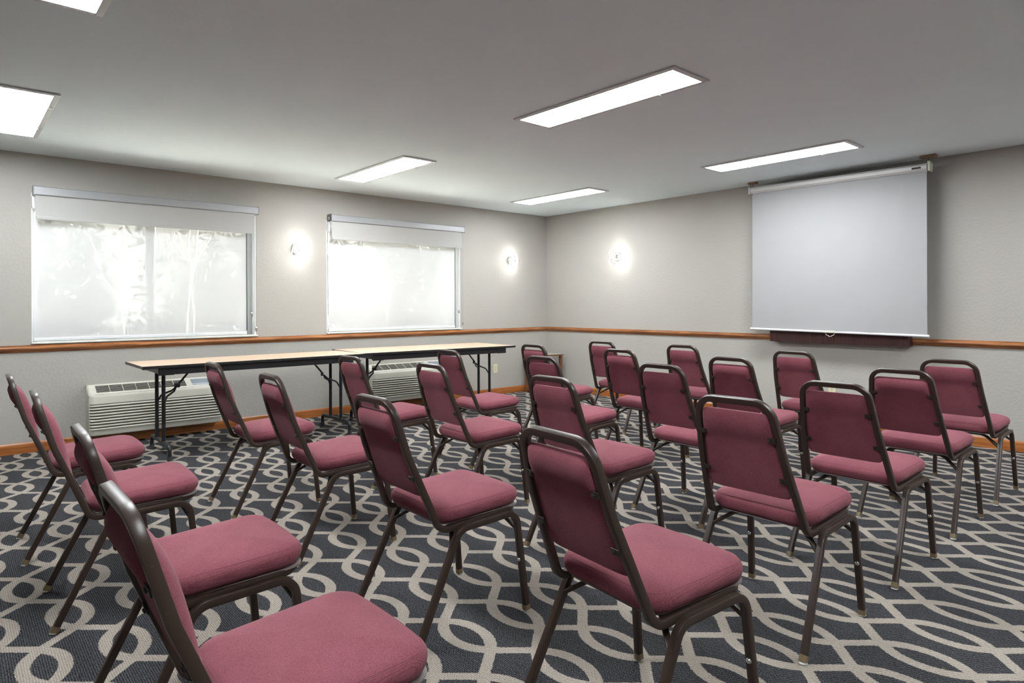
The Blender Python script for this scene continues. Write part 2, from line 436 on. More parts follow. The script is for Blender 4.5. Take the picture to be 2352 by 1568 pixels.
# ------------------------------------------------------------------ windows
def window(name, w):
    x0, x1, z0, z1 = w
    r = empty(name, ((x0 + x1) / 2, 0, z0)); tag(r, kind='structure')
    ox = -(x0 + x1) / 2
    def part(nm, mb, mat, **k):
        o = mb.build(nm, mat, r, **k); o.matrix_parent_inverse = Matrix.Translation((ox, 0, -z0)); return o
    b = MB(); b.box((x0 - .0, -.004, z0), (x1 + .012, .16, z0 + .014), .002); b.box((x0 - .002, -.022, z0 - .002), (x1 + .014, -.004, z0 + .014), .003)
    part('window_sill', b, M['sill'])
    b = MB()   # jamb liner
    b.box((x0, .001, z0 + .014), (x0 + .010, .16, z1)); b.box((x1 - .010, .001, z0 + .014), (x1, .16, z1)); b.box((x0 + .01, .001, z1 - .01), (x1 - .01, .16, z1))
    part('jamb', b, M['white'])
    b = MB(); a0, a1, c0, c1 = x0 + .010, x1 - .010, z0 + .014, z1 - .01
    f = .042
    b.box((a0, .08, c0), (a0 + f, .14, c1), .004); b.box((a1 - f, .08, c0), (a1, .14, c1), .004)
    b.box((a0 + f, .08, c0), (a1 - f, .14, c0 + f), .004); b.box((a0 + f, .08, c1 - f), (a1 - f, .14, c1), .004)
    part('window_frame', b, M['dimwhite'])
    mid = -5.006 if x0 < -5 else -2.484
    b = MB(); b.box((mid - .032, .085, c0 + f), (mid + .032, .13, c1 - f), .004); b.box((a1 - f - .045, .09, c0 + f), (a1 - f, .12, c1 - f), .004)
    part('sash_stile', b, M['sash'])
    for (p, q) in ((a0 + f, mid - .032), (mid + .032, a1 - f - .045)):
        b = MB(); b.box((p, .105, c0 + f), (q, .109, c1 - f)); part('pane', b, M['glass'])
    return r
window('window_1', W1); window('window_2', W2)

def shade(w, label, endcap):
    x0, x1, z0, z1 = w
    r = empty('roller_shade', ((x0 + x1) / 2, 0, z0 + .1))
    tag(r, label, 'window shade', 'roller shades over the windows')
    inv = Matrix.Translation((-(x0 + x1) / 2, 0, -(z0 + .1)))
    def part(nm, mb, mat, parent=r, **k):
        o = mb.build(nm, mat, parent, **k)
        if parent is r: o.matrix_parent_inverse = inv
        return o
    b = MB(); prof = [(-.008, 2.092), (-.100, 2.092), (-.108, 2.098), (-.108, 2.158), (-.100, 2.166), (-.008, 2.166)]
    vs = [(x, y, z) for x in (x0 + .012, x1 - .008) for (y, z) in prof]; n = len(prof)
    b.add(vs, [(i, (i + 1) % n, n + (i + 1) % n, n + i) for i in range(n)] + [tuple(range(n)), tuple(range(n, 2 * n))[::-1]])
    part('cassette', b, M['alu'])
    for k, (xa, xb) in enumerate(((x0 + .006, x0 + .0119), (x1 - .0079, x1 - .002))):
        b = MB(); b.box((xa, -.112, 2.088), (xb, -.006, 2.170), .002)
        e = part('end_cap', b, M['cassend'] if (k == 0 and endcap) else M['alu'])
        if k == 0 and endcap:
            b = MB(); b.lathe([(.014, 0), (.017, -.003), (.013, -.006), (.004, -.008)], (x0 + .0055, -.06, 2.128), 'X', 16)
            o = b.build('drive_hub', M['chrome'], e, True); o.matrix_parent_inverse = Matrix.Identity(4)
    # heavy grey cloth, drawn down a little
    b = MB(); nx, nz = 60, 8; vs = []; fs = []
    xa, xb = x0 + .022, x1 - .043
    for t in (0, 1):
        for j in range(nz + 1):
            z = 1.903 + (2.13 - 1.903) * j / nz
            for i in range(nx + 1):
                u = i / nx; x = xa + (xb - xa) * u
                rip = .0022 * sin(u * 9 + j * .3) * (1 - j / nz) + .003 * math.exp(-((u - .9) / .05) ** 2) * sin(j * .7)
                vs.append((x, -.092 + rip - .0012 * t, z))
    for t in (0, 1):
        o = t * (nx + 1) * (nz + 1)
        for j in range(nz):
            for i in range(nx):
                a = o + j * (nx + 1) + i; fs.append((a, a + 1, a + nx + 2, a + nx + 1))
    b.add(vs, fs); bl = part('blackout_cloth', b, M['blackout'], smooth=True)
    b = MB(); b.box((xa, -.096, 1.898), (xb, -.088, 1.925), .003); part('hem_bar', b, M['blackout'])
    # pale see-through cloth, all the way down
    xa, xb = x0 + .0115, x1 - .098
    b = MB(); vs = []; nx = 40
    for j in range(2):
        for i in range(nx + 1):
            x = xa + (xb - xa) * i / nx; vs.append((x, -.012, .932 + (2.12 - .932) * j))
    b.add(vs, [(i, i + 1, nx + 2 + i, nx + 1 + i) for i in range(nx)])
    part('solar_cloth', b, M['solar'])
    b = MB(); b.box((xa, -.019, .905), (xb + .004, -.005, .932), .004); part('bottom_bar', b, M['white'])
    # brackets and bead cords
    b = MB(); b.box((x0 + .004, -.05, 1.985), (x0 + .02, -.012, 2.09), .002); b.box((x0 + .0001, -.055, 2.0), (x0 + .004, -.008, 2.088), .001)
    part('bracket', b, M['white'])
    for k, (cx, cy, zl) in enumerate(((x1 - .060, -.050, 1.10), (x1 - .028, -.085, .955))):
        b = MB(); pts = [(cx - .012, cy, 2.10)] + [(cx - .012, cy, 2.1 - (2.1 - zl) * t / 6) for t in range(1, 7)]
        pts += [(cx - .012 + .012 * (1 - cos(a)), cy, zl - .012 * sin(a)) for a in (pi / 4, pi / 2, 3 * pi / 4, pi)]
        pts += [(cx + .012 - .004 * sin(t / 6 * pi), cy, zl + (2.1 - zl) * t / 6) for t in range(1, 7)]
        b.tube(pts, .0017, 6)
        c = part('bead_cord', b, M['alu'])
        b = MB(); b.box((cx - .010, cy - .008, zl - .02), (cx + .010, cy + .008, zl + .022), .004)
        o = b.build('cord_weight', M['chrome'], c); 
    return r
shade(W1, 'roller shade on the larger-looking left window, nearer the camera', False)
shade(W2, 'roller shade on the right window, between the two wall lamps', True)

# ------------------------------------------------------------------ ceiling lights
def ceiling_light(x0, y1, label):
    """x0 left edge, y1 far edge; 0.338 x 1.275 m"""
    w, l = .338, 1.275
    r = empty('ceiling_light', (x0 + w / 2, y1 - l / 2, H)); tag(r, label, 'ceiling light', 'recessed fluorescent ceiling lights')
    fw = .028; z0 = -.010
    b = MB(); a, c = w / 2, l / 2
    b.box((-a, -c, z0), (-a + fw, c, 0), .002); b.box((a - fw, -c, z0), (a, c, 0), .002)
    b.box((-a + fw, -c, z0), (a - fw, -c + fw, 0), .002); b.box((-a + fw, c - fw, z0), (a - fw, c, 0), .002)
    b.build('frame', M['troffer'], r)
    b = MB(); b.box((-a + fw + .003, -c + fw + .003, -.007), (a - fw - .003, c - fw - .003, -.001)); b.build('diffuser', M['panel'], r)
    b = MB(); g = .0029
    b.box((-a + fw, -c + fw, -.0112), (-a + fw + g, c - fw, -.001)); b.box((a - fw - g, -c + fw, -.0112), (a - fw, c - fw, -.001))
    b.box((-a + fw + g, -c + fw, -.0112), (a - fw - g, -c + fw + g, -.001)); b.box((-a + fw + g, c - fw - g, -.0112), (a - fw - g, c - fw, -.001))
    b.build('hinge_rim', M['alu'], r)
    for (sx, yy) in ((-1, .25), (1, .32), (1, -.32)):
        b = MB(); b.box((sx * (a - fw / 2) - .012, yy - .006, -.014), (sx * (a - fw / 2) + .012, yy + .006, -.0101), .001); b.build('latch', M['chrome'], r)
    return r
LX = (-6.242, -3.541, -1.240 - .005)
YF, YN = -.655, -3.300
ceiling_light(-3.541, -3.300, 'large-looking rectangular ceiling light in the middle of the ceiling, nearest overhead')
ceiling_light(-3.545, -.640, 'rectangular ceiling light above the gap between the two windows')
ceiling_light(-1.238, -3.270, 'long rectangular ceiling light in front of the projection screen')
ceiling_light(-1.262, -.660, 'small-looking rectangular ceiling light nearest the far corner')
ceiling_light(-6.238, -.660, 'rectangular ceiling light cut by the left picture edge, above the left window')
ceiling_light(-6.238, -3.300, 'rectangular ceiling light cut off at the top left picture corner')

ceiling_light(-3.541, -5.945, 'rectangular ceiling light over the camera position, middle of the near row')
ceiling_light(-1.245, -5.945, 'rectangular ceiling light of the near row beside the screen wall')
ceiling_light(-6.238, -5.945, 'rectangular ceiling light of the near row farthest from the screen wall')

# ------------------------------------------------------------------ wall lamps (three tangled luminous loops)
def wall_lamp(loc, rz, label):
    """local: +x along the wall to the right, -y out from the wall"""
    r = empty('wall_lamp', loc, rz); tag(r, label, 'wall lamp', 'loop-shaped wall lamps')
    b = MB(); b.lathe([(.052, -.0), (.052, -.018), (.047, -.024), (.0, -.024)], (0, 0, 0), 'Y', 28); b.build('back_plate', M['chrome'], r, True)
    b = MB(); b.tube([(0, -.024, 0), (0, -.055, 0)], .012, 12); b.build('stem', M['chrome'], r, True)
    specs = [((.0, -.080, .035), .082, 30, -62, 0), ((.040, -.092, .005), .080, 65, 20, 0), ((-.012, -.082, -.035), .080, 15, 50, 0)]
    for (c, rad, tx, ty, _) in specs:
        R = Matrix.Rotation(radians(tx), 4, 'Z') @ Matrix.Rotation(radians(ty), 4, 'Y')
        C = V(c); seg = 48
        ax1 = R @ V((1, 0, 0)); ax2 = R @ V((0, 0, 1)); nn = R @ V((0, 1, 0))
        pts = []; nr = []
        for i in range(seg):
            a = 2 * pi * i / seg; d = ax1 * cos(a) * .72 + ax2 * sin(a)
            p = C + d * rad
            if p.y > -.006: p.y = -.006
            pts.append(p); nr.append((ax1 * cos(a) + ax2 * sin(a)).normalized())
        b = MB(); b.sweep(pts, nr, rrect(.0045, .0100, .001, 1), True)
        o = b.build('loop', M['chrome'], r, True)
        b = MB(); b.sweep([p + n * .0028 for p, n in zip(pts, nr)], nr, [(.0008, .004), (-.0004, .004), (-.0004, -.004), (.0008, -.004)], True)
        b.build('light_strip', M['ring_led'], o)
    return r
wall_lamp((-3.668, 0, 1.778), 0, 'glowing loop wall lamp between the two windows')
wall_lamp((-.700, 0, 1.783), 0, 'glowing loop wall lamp between the right window and the far corner')
wall_lamp((0, -1.325, 1.785), -pi / 2, 'glowing loop wall lamp on the wall left of the projection screen')

# ------------------------------------------------------------------ projection screen and cabinet behind
def projection_screen():
    r = empty('projection_screen', (-.155, -3.98, 2.34)); tag(r, 'white pull-down projection screen hanging from the ceiling over a dark cabinet', 'projection screen')
    inv = Matrix.Translation((.155, 3.98, -2.34))
    def part(nm, mb, mat, parent=r, **k):
        o = mb.build(nm, mat, parent, **k)
        if parent is r: o.matrix_parent_inverse = inv
        return o
    yl, yr = -3.178, -4.795; zl, zr = 2.353, 2.338
    def tz(y): return zl + (zr - zl) * (y - yl) / (yr - yl)
    # flattened-octagon housing
    prof = [(-.030, -.012), (-.030, .016), (-.014, .034), (.016, .034), (.030, .018), (.030, -.018), (.016, -.033), (-.014, -.033)]
    b = MB(); ys = (yl - .012, yr + .018); n = 8
    vs = [(-.155 + p, y, tz(y) + q) for y in ys for (p, q) in prof]
    b.add(vs, [(i, (i + 1) % n, n + (i + 1) % n, n + i) for i in range(n)] + [tuple(range(n)), tuple(range(n, 2 * n))[::-1]])
    hs = part('housing', b, M['housing'])
    b = MB(); b.box((-.1864, -4.735, tz(-4.7) - .008), (-.1851, -4.665, tz(-4.7) + .008), .0005)
    b.build('maker_plate', M['slot'], hs)
    for (y, s, mt) in ((yl, 1, M['housing']), (yr, -1, M['endcap'])):
        b = MB(); b.box((-.192, y - s * .010, tz(y) - .037), (-.118, y + s * .012, tz(y) + .038), .008)
        if s < 0: b.box((-.176, y - .006, tz(y) + .036), (-.134, y + .016, tz(y) + .052), .004)
        ec = part('end_cap', b, mt)
        b = MB(); b.tube([(-.155, y, tz(y) + .036), (-.148, y + .007, tz(y) + .048), (-.155, y, tz(y) + .060), (-.162, y - .007, tz(y) + .048)], .0018, 6, True); b.build('hanging_ring', M['dark'], ec)
    # cloth
    ya, yb = -3.205, -4.775; zt = 2.318; nx, nz = 60, 40; b = MB(); vs = []; fs = []
    for j in range(nz + 1):
        t = j / nz
        for i in range(nx + 1):
            u = i / nx; y = ya + (yb - ya) * u
            zb = .934 - .024 * u
            z = (zt - .015 * u) * (1 - t) + zb * t
            x = -.170 - .012 * t
            x += .0025 * t * sin(u * 7.5) + .004 * t ** 6 * sin(u * 31 + 1) + .003 * t ** 3 * sin((u * 3 + t * 4) * 3)
            vs.append((x, y, z))
    for j in range(nz):
        for i in range(nx):
            a = j * (nx + 1) + i; fs.append((a, a + 1, a + nx + 2, a + nx + 1))
    b.add(vs, fs)
    me = part('screen_cloth', b, M['solid_screen'], smooth=True)
    b = MB(); b.tube([(-.182, -3.185, .932), (-.182, -3.98, .9195), (-.182, -4.792, .907)], .0105, 12); bb = part('bottom_bar', b, M['white'], smooth=True)
    b = MB(); b.box((-.194, -3.938, .913), (-.170, -4.028, .932), .002); part('handle_clip', b, M['endcap'])
    y0 = -3.983; z0 = .912
    pts = fillet([(-.19, y0 + .030, z0 + .004), (-.192, y0 + .046, z0 - .016), (-.192, y0 + .018, z0 - .026), (-.192, y0, z0 - .036), (-.192, y0 - .018, z0 - .026), (-.192, y0 - .046, z0 - .016), (-.19, y0 - .030, z0 + .004)], .010, 4)
    b = MB(); b.tube(pts, .0022, 6); part('pull_handle', b, M['chrome'], smooth=True)
projection_screen()
for (y, z, lb) in ((-3.205, 0, 'small wooden ceiling block holding the left end of the screen'), (-4.785, 0, 'wooden ceiling block holding the right end of the screen')):
    r = empty('ceiling_block', (-.160, y, H)); tag(r, lb, 'ceiling mount', 'wooden blocks holding up the screen')
    b = MB(); hl = .045 if y > -4 else .062
    b.box((-.028, -hl, -.024), (.028, hl, -.0), .006); b.build('block', M['oakblock'], r)
    b = MB(); b.tube([(0, 0, -.022), (0, 0, -.034), (.006, .0, -.040), (.006, 0, -.052), (0, 0, -.056), (-.005, 0, -.052)], .0020, 6); b.build('hook', M['dark'], r)

def cabinet():
    r = empty('wall_cabinet', (0, -3.982, .806)); tag(r, 'dark mahogany double-door board cabinet behind the projection screen', 'cabinet')
    hw = .628; h = 1.19; d = .105
    b = MB(); b.box((-d + .022, -hw, 0), (-.0005, hw, h), .002); b.build('body', M['cabinet'], r)
    for (a, c) in ((-hw, -.0015), (.0015, hw)):
        b = MB(); b.box((-d, a, 0), (-d + .0215, c, h), .0015); dr = b.build('door', M['cabinet'], r)
        ye = a if a < -.1 else c
        for zz in (.03, .55, 1.1):
            b = MB(); b.box((-d + .010, ye - .002 if ye < 0 else ye, zz), (-d + .034, ye if ye < 0 else ye + .002, zz + .05)); b.build('hinge', M['chrome'], dr)
cabinet()

# ------------------------------------------------------------------ wall heating/cooling units
def ac_unit(x0, label):
    W = 1.068; D = .175
    r = empty('wall_air_conditioner', (x0, 0, .094)); tag(r, label, 'air conditioner', 'air conditioners under the windows')
    # sleeve against the wall
    b = MB(); b.box((0, -.022, .0), (W, -.0005, .420), .003); b.build('wall_sleeve', M['ac'], r)
    # front cover: outline rounded in plan, sloping top
    R = .045
    def outline(ins):
        pts = [(ins, -.022)]
        for k in range(7):
            a = pi + (pi / 2) * k / 6; pts.append((R + (R - ins) * cos(a), -D + R + (R - ins) * sin(a)))
        for k in range(7):
            a = -pi / 2 + (pi / 2) * k / 6; pts.append((W - R + (R - ins) * cos(a), -D + R + (R - ins) * sin(a)))
        pts.append((W - ins, -.022)); return pts
    def ztop(y): return .418 + (y + .022) / (D - .022) * .078
    b = MB(); n = 16
    lv = [(0.012, .002, 0), (.003, .008, 0), (0.0, .018, 0), (0, 1, 1), (.006, 1, 2), (.016, 1, 3)]
    rows = []
    for (ins, z, md) in lv:
        row = []
        for (x, y) in outline(ins):
            zt = ztop(y)
            row.append((x, y, z if md == 0 else (zt - .014 if md == 1 else (zt - .004 if md == 2 else zt))))
        rows.append(row)
    # louvred front: body between bottom band and top band is pushed in; ribs added on top
    vs = [p for row in rows for p in row]; fs = []
    for k in range(len(rows) - 1):
        for i in range(n - 1): fs.append((k * n + i, k * n + i + 1, (k + 1) * n + i + 1, (k + 1) * n + i))
    fs.append(tuple(range(n))); b.add(vs, fs)
    # top face with openings: built from strips
    def tp(x0_, y0_, x1_, y1_, dz=0.0):
        b.add([(x0_, y0_, ztop(y0_) + dz), (x1_, y0_, ztop(y0_) + dz), (x1_, y1_, ztop(y1_) + dz), (x0_, y1_, ztop(y1_) + dz)], [(0, 1, 2, 3)])
    i_ = .016; gx0, gx1, gy0, gy1 = .062, .765, -.132, -.036; px0, px1, py0, py1 = .815, .985, -.138, -.036
    tp(i_ + .02, -D + i_ + .003, W - i_ - .02, gy0); tp(i_, gy1, W - i_, -.022)
    tp(i_, gy0, gx0, gy1); tp(gx1, gy0, px0, gy1); tp(px1, gy0, W - i_, gy1)
    # corner fillers of the top
    for s in (0, 1):
        pts = outline(i_); arc = pts[1:8] if s == 0 else pts[8:15]
        cx = i_ + .02 if s == 0 else W - i_ - .02
        poly = [(x, y) for (x, y) in arc] + ([(cx, -D + i_ + .003), (cx, gy0), (i_, gy0)] if s == 0 else [])
        if s == 1: poly = [(cx, gy0), (cx, -D + i_ + .003)] + [(x, y) for (x, y) in arc] + [(W - i_, gy0)]
        b.add([(x, y, ztop(y) - .0003) for (x, y) in poly], [tuple(range(len(poly)))])
    b.build('front_cover', M['ac'], r, 30)
    # recess floor under the grille
    b = MB(); b.box((gx0, gy0, .20), (gx1, gy1, .225)); b.add([(gx0, gy0, .225), (gx0, gy1, .225), (gx0, gy1, ztop(gy1)), (gx0, gy0, ztop(gy0))], [(0, 1, 2, 3)])
    b.add([(gx1, gy0, .225), (gx1, gy1, .225), (gx1, gy1, ztop(gy1)), (gx1, gy0, ztop(gy0))], [(0, 1, 2, 3)])
    b.add([(gx0, gy0, .225), (gx1, gy0, .225), (gx1, gy0, ztop(gy0)), (gx0, gy0, ztop(gy0))], [(0, 1, 2, 3)])
    b.add([(gx0, gy1, .225), (gx1, gy1, .225), (gx1, gy1, ztop(gy1)), (gx0, gy1, ztop(gy1))], [(0, 1, 2, 3)])
    b.build('air_duct', M['acdark'], r)
    b = MB()
    for k in range(7):
        y = gy0 + (gy1 - gy0) * (k + .5) / 7
        b.box((gx0, y - .0022, ztop(y) - .0035), (gx1, y + .0022, ztop(y) - .0012))
    for k in range(1, 7):
        x = gx0 + (gx1 - gx0) * k / 7
        b.add([(x - .002, gy0, ztop(gy0) - .004), (x + .002, gy0, ztop(gy0) - .004), (x + .002, gy0, ztop(gy0) + .0005), (x - .002, gy0, ztop(gy0) + .0005),
               (x - .002, gy1, ztop(gy1) - .010), (x + .002, gy1, ztop(gy1) - .010), (x + .002, gy1, ztop(gy1) + .0005), (x - .002, gy1, ztop(gy1) + .0005)],
              [(0, 1, 2, 3), (4, 5, 6, 7), (0, 1, 5, 4), (1, 2, 6, 5), (2, 3, 7, 6), (3, 0, 4, 7)])
    b.build('outlet_grille', M['ac'], r)
    # control panel in a shallow recess
    b = MB(); zc = lambda y: ztop(y) - .010
    b.add([(px0, py0, zc(py0)), (px1, py0, zc(py0)), (px1, py1, zc(py1) - .03), (px0, py1, zc(py1) - .03)], [(0, 1, 2, 3)])
    for (xa, ya, xb, yb) in ((px0, py0, px0, py1), (px1, py0, px1, py1), (px0, py0, px1, py0), (px0, py1, px1, py1)):
        b.add([(xa, ya, ztop(ya) - .045), (xb, yb, ztop(yb) - .045), (xb, yb, ztop(yb)), (xa, ya, ztop(ya))], [(0, 1, 2, 3)])
    cp = b.build('control_panel', M['acpanel'], r)
    def btn(nm, mat, u, v, w, h):
        x = px0 + (px1 - px0) * u; y = py0 + (py1 - py0) * v; z = zc(py0) + (zc(py1) - .03 - zc(py0)) * v
        q = MB(); q.box((x, y, z), (x + w, y + h, z + .003), .0008); q.build(nm, mat, cp)
    btn('button', M['red'], .10, .58, .028, .008); btn('button', M['blue'], .12, .30, .026, .010)
    btn('button', M['red'], .40, .26, .030, .012); btn('button', M['red'], .70, .30, .022, .010)
    # louvre blades across the front
    b = MB(); zb0, zb1 = .052, .272; nb = 9; step = (zb1 - zb0) / nb
    bl = [(.000, .0), (.010, .002), (.0125, .007), (.009, .013), (.0, .0155)]
    for k in range(nb):
        z0 = zb0 + k * step
        m = len(bl)
        rows = []
        path = []
        for t in range(9):
            a = radians(200 + 70 * t / 8); path.append((R + R * cos(a), -D + R + R * sin(a), cos(a), sin(a), min(1, t / 4)))
        path.append((W * .5, -D, 0, -1, 1))
        for t in range(9):
            a = radians(270 + 70 * t / 8); path.append((W - R + R * cos(a), -D + R + R * sin(a), cos(a), sin(a), min(1, (8 - t) / 4)))
        vs = []
        for (x, y, nx_, ny_, s) in path:
            for (o_, h_) in bl: vs.append((x + nx_ * (o_ * s - .001), y + ny_ * (o_ * s - .001), z0 + h_))
        fs = []
        for i in range(len(path) - 1):
            for j in range(m - 1): fs.append((i * m + j, i * m + j + 1, (i + 1) * m + j + 1, (i + 1) * m + j))
        b.add(vs, fs)
    b.build('louvre', M['ac'], r, 50)
    # dark strips laid on the cover between the blades, gap shade as colour
    b = MB()
    for k in range(nb):
        z0 = zb0 + k * step + .0155
        pts = []
        for t in range(7):
            a = radians(215 + 55 * t / 6); pts.append((R + (R + .0012) * cos(a), -D + R + (R + .0012) * sin(a)))
        for t in range(7):
            a = radians(270 + 55 * t / 6); pts.append((W - R + (R + .0012) * cos(a), -D + R + (R + .0012) * sin(a)))
        q = len(pts); vs = [(x, y, z0) for (x, y) in pts] + [(x, y, z0 + step - .016) for (x, y) in pts]
        b.add(vs, [(i, i + 1, q + i + 1, q + i) for i in range(q - 1)])
    b.build('slot', M['acgapshade'], r)
    return r
ac_unit(-5.520, 'beige wall air conditioner under the left window, behind the left folding table')
ac_unit(-2.872, 'beige wall air conditioner under the right window, behind the right folding table')

# ------------------------------------------------------------------ folding tables
def folding_table(cx, cy, rz, L, Wd, hgt, lx, label):
    """lx: leg set positions along x"""
    r = empty('folding_table', (cx, cy, 0), rz); tag(r, label, 'table', 'folding tables by the window wall')
    a, c = L / 2, Wd / 2
    b = MB(); b.box((-a + .004, -c + .004, hgt - .012), (a - .004, c - .004, hgt), .001); b.build('tabletop', M['laminate'], r)
    b = MB(); b.box((-a, -c, hgt - .021), (a, -c + .004, hgt + .0006), .0015); b.box((-a, c - .004, hgt - .021), (a, c, hgt + .0006), .0015)
    b.box((-a, -c + .004, hgt - .021), (-a + .004, c - .004, hgt + .0006), .0015); b.box((a - .004, -c + .004, hgt - .021), (a, c - .004, hgt + .0006), .0015)
    b.box((-a + .004, -c + .004, hgt - .021), (a - .004, c - .004, hgt - .0121)); b.build('edge_band', M['black'], r)
    b = MB(); z0, z1 = hgt - .075, hgt - .0211; ix = .115; iy = .03
    b.box((-a + ix, -c + iy, z0), (a - ix, -c + iy + .02, z1), .003); b.box((-a + ix, c - iy - .02, z0), (a - ix, c - iy, z1), .003)
    b.box((-a + ix, -c + iy + .02, z0 + .01), (-a + ix + .02, c - iy - .02, z1), .002); b.box((a - ix - .02, -c + iy + .02, z0 + .01), (a - ix, c - iy - .02, z1), .002)
    b.box((-a + ix - .002, -c + iy - .003, z0 - .003), (-a + ix + .11, -c + iy + .0, z1), .002); b.box((a - ix - .11, -c + iy - .003, z0 - .003), (a - ix + .002, -c + iy, z1), .002)
    b.build('apron', M['black'], r)
    for (x, s) in ((lx[0], 1), (lx[1], -1)):
        zt = hgt - .022; hp = .108
        fb = MB(); fw = .285; pts = fillet([(x, -fw, .03), (x, -fw, .115), (x, fw, .115), (x, fw, .03)], .045, 8)
        fb.tube(pts, .0155, 12); o = fb.build('foot_bar', M['blackmetal'], r, True)
        for y in (-fw, fw):
            q = MB(); q.lathe([(.017, 0), (.019, .002), (.019, .034), (.0172, .036)], (x, y, 0), 'Z', 14); q.build('rubber_foot', M['rubber'], o, True)
        for y in (-hp, hp):
            q = MB(); q.tube([(x, y, .115), (x, y, zt)], .0145, 12); q.build('leg', M['blackmetal'], r, True)
        q = MB()
        kx = x + s * .115; kz = hgt - .205
        fl = lambda pts, w=.010, t=.003: q.sweep(pts, (0, 1, 0), [(w * 1.0, t), (-w, t), (-w, -t), (w, -t)])
        q.tube([(x + s * .245, 0, hgt - .05), (kx + s * .01, 0, kz + .012)], .0085, 8)
        q.box((min(kx - .012, kx + .03 * s), -.011, kz - .004), (max(kx - .012, kx + .03 * s), .011, kz + .03), .003)
        for y in (-hp, hp):
            q.tube(fillet([(kx, 0, kz), (kx - s * .02, y * .3, kz - .028), (x + s * .030, y * .75, kz - .06), (x, y, kz - .125)], .03, 4), .0075, 8)
        q.build('brace', M['blackmetal'], r, True)
    return r
folding_table(-4.392, -.818, 0, 1.85, .61, .736, (-.738, .767), 'narrow left folding table with a pale maple top near the left window')
c_, s_ = cos(-.075), sin(-.075)
ox, oy = -3.425, -.335   # far left corner of the second table
cx2 = ox + c_ * .90 + s_ * .38; cy2 = oy + s_ * .90 - c_ * .38
folding_table(cx2, cy2, -.075, 1.80, .76, .737, (-.735, .735), 'wider right folding table with a pale maple top, set slightly askew below the right window')

# ------------------------------------------------------------------ small table in the corner
def side_table():
    x0, x1, y0, y1, h = -.520, -.085, -.410, -.085, .516
    r = empty('side_table', ((x0 + x1) / 2, (y0 + y1) / 2, 0)); tag(r, 'small brown wooden side table in the far corner behind the chairs', 'table')
    a, c = (x1 - x0) / 2, (y1 - y0) / 2
    b = MB(); b.box((-a, -c, h - .022), (a, c, h - .0021), .002); b.build('tabletop', M['tabled'], r)
    b = MB(); b.box((-a + .002, -c + .002, h - .002), (a - .002, c - .002, h)); b.build('top_laminate', M['tabletop2'], r)
    for sx in (-1, 1):
        for sy in (-1, 1):
            b = MB(); b.box((sx * (a - .014), sy * (c - .008), 0), (sx * (a - .050), sy * (c - .044), h - .0221), .003); b.build('leg', M['tabled'], r)
    b = MB(); b.box((-a + .018, -c + .05, .03), (-a + .04, c - .05, .10), .003); b.box((a - .04, -c + .05, .03), (a - .018, c - .05, .10), .003); b.build('stretcher', M['tabled'], r)
side_table()

# ------------------------------------------------------------------ outlets
def outlet(loc, rz, label):
    r = empty('wall_outlet', loc, rz); tag(r, label, 'outlet', 'ivory wall outlets')
    b = MB(); b.box((-.035, -.0055, -.058), (.035, -.0003, .058), .002); b.build('cover_plate', M['ivory'], r)
    for z in (-.020, .020):
        b = MB(); b.box((-.015, -.0075, z - .014), (.015, -.0056, z + .014), .0009); s = b.build('socket', M['ivory'], r)
        b = MB(); b.box((-.0075, -.0079, z - .002), (-.0052, -.0074, z + .008)); b.box((.0052, -.0079, z - .002), (.0075, -.0074, z + .008)); b.box((-.0022, -.0079, z - .010), (.0022, -.0074, z - .006))
        b.build('slot', M['slot'], s)
    b = MB(); b.lathe([(.003, -.0056), (.0028, -.0064)], (0, 0, 0), 'Y', 10); b.build('screw', M['chrome'], r)
outlet((0, -3.922, .345), -pi / 2, 'ivory wall outlet low on the screen wall, below the board cabinet')
outlet((-.958, 0, .345), 0, 'ivory wall outlet low on the window wall beside the table leg')

# ------------------------------------------------------------------ banquet chair
def back_x(z):
    P = [(.36, -.122), (.481, -.172), (.60, -.2205), (.663, -.2435), (.72, -.2615), (.763, -.2735), (.848, -.2960), (.90, -.310)]
    for i in range(len(P) - 1):
        if z <= P[i + 1][0] or i == len(P) - 2:
            t = (z - P[i][0]) / (P[i + 1][0] - P[i][0]); return P[i][1] + t * (P[i + 1][1] - P[i][1])
def back_hw(z): return .1365 + (.848 - z) / (.848 - .385) * (.1860 - .1365)

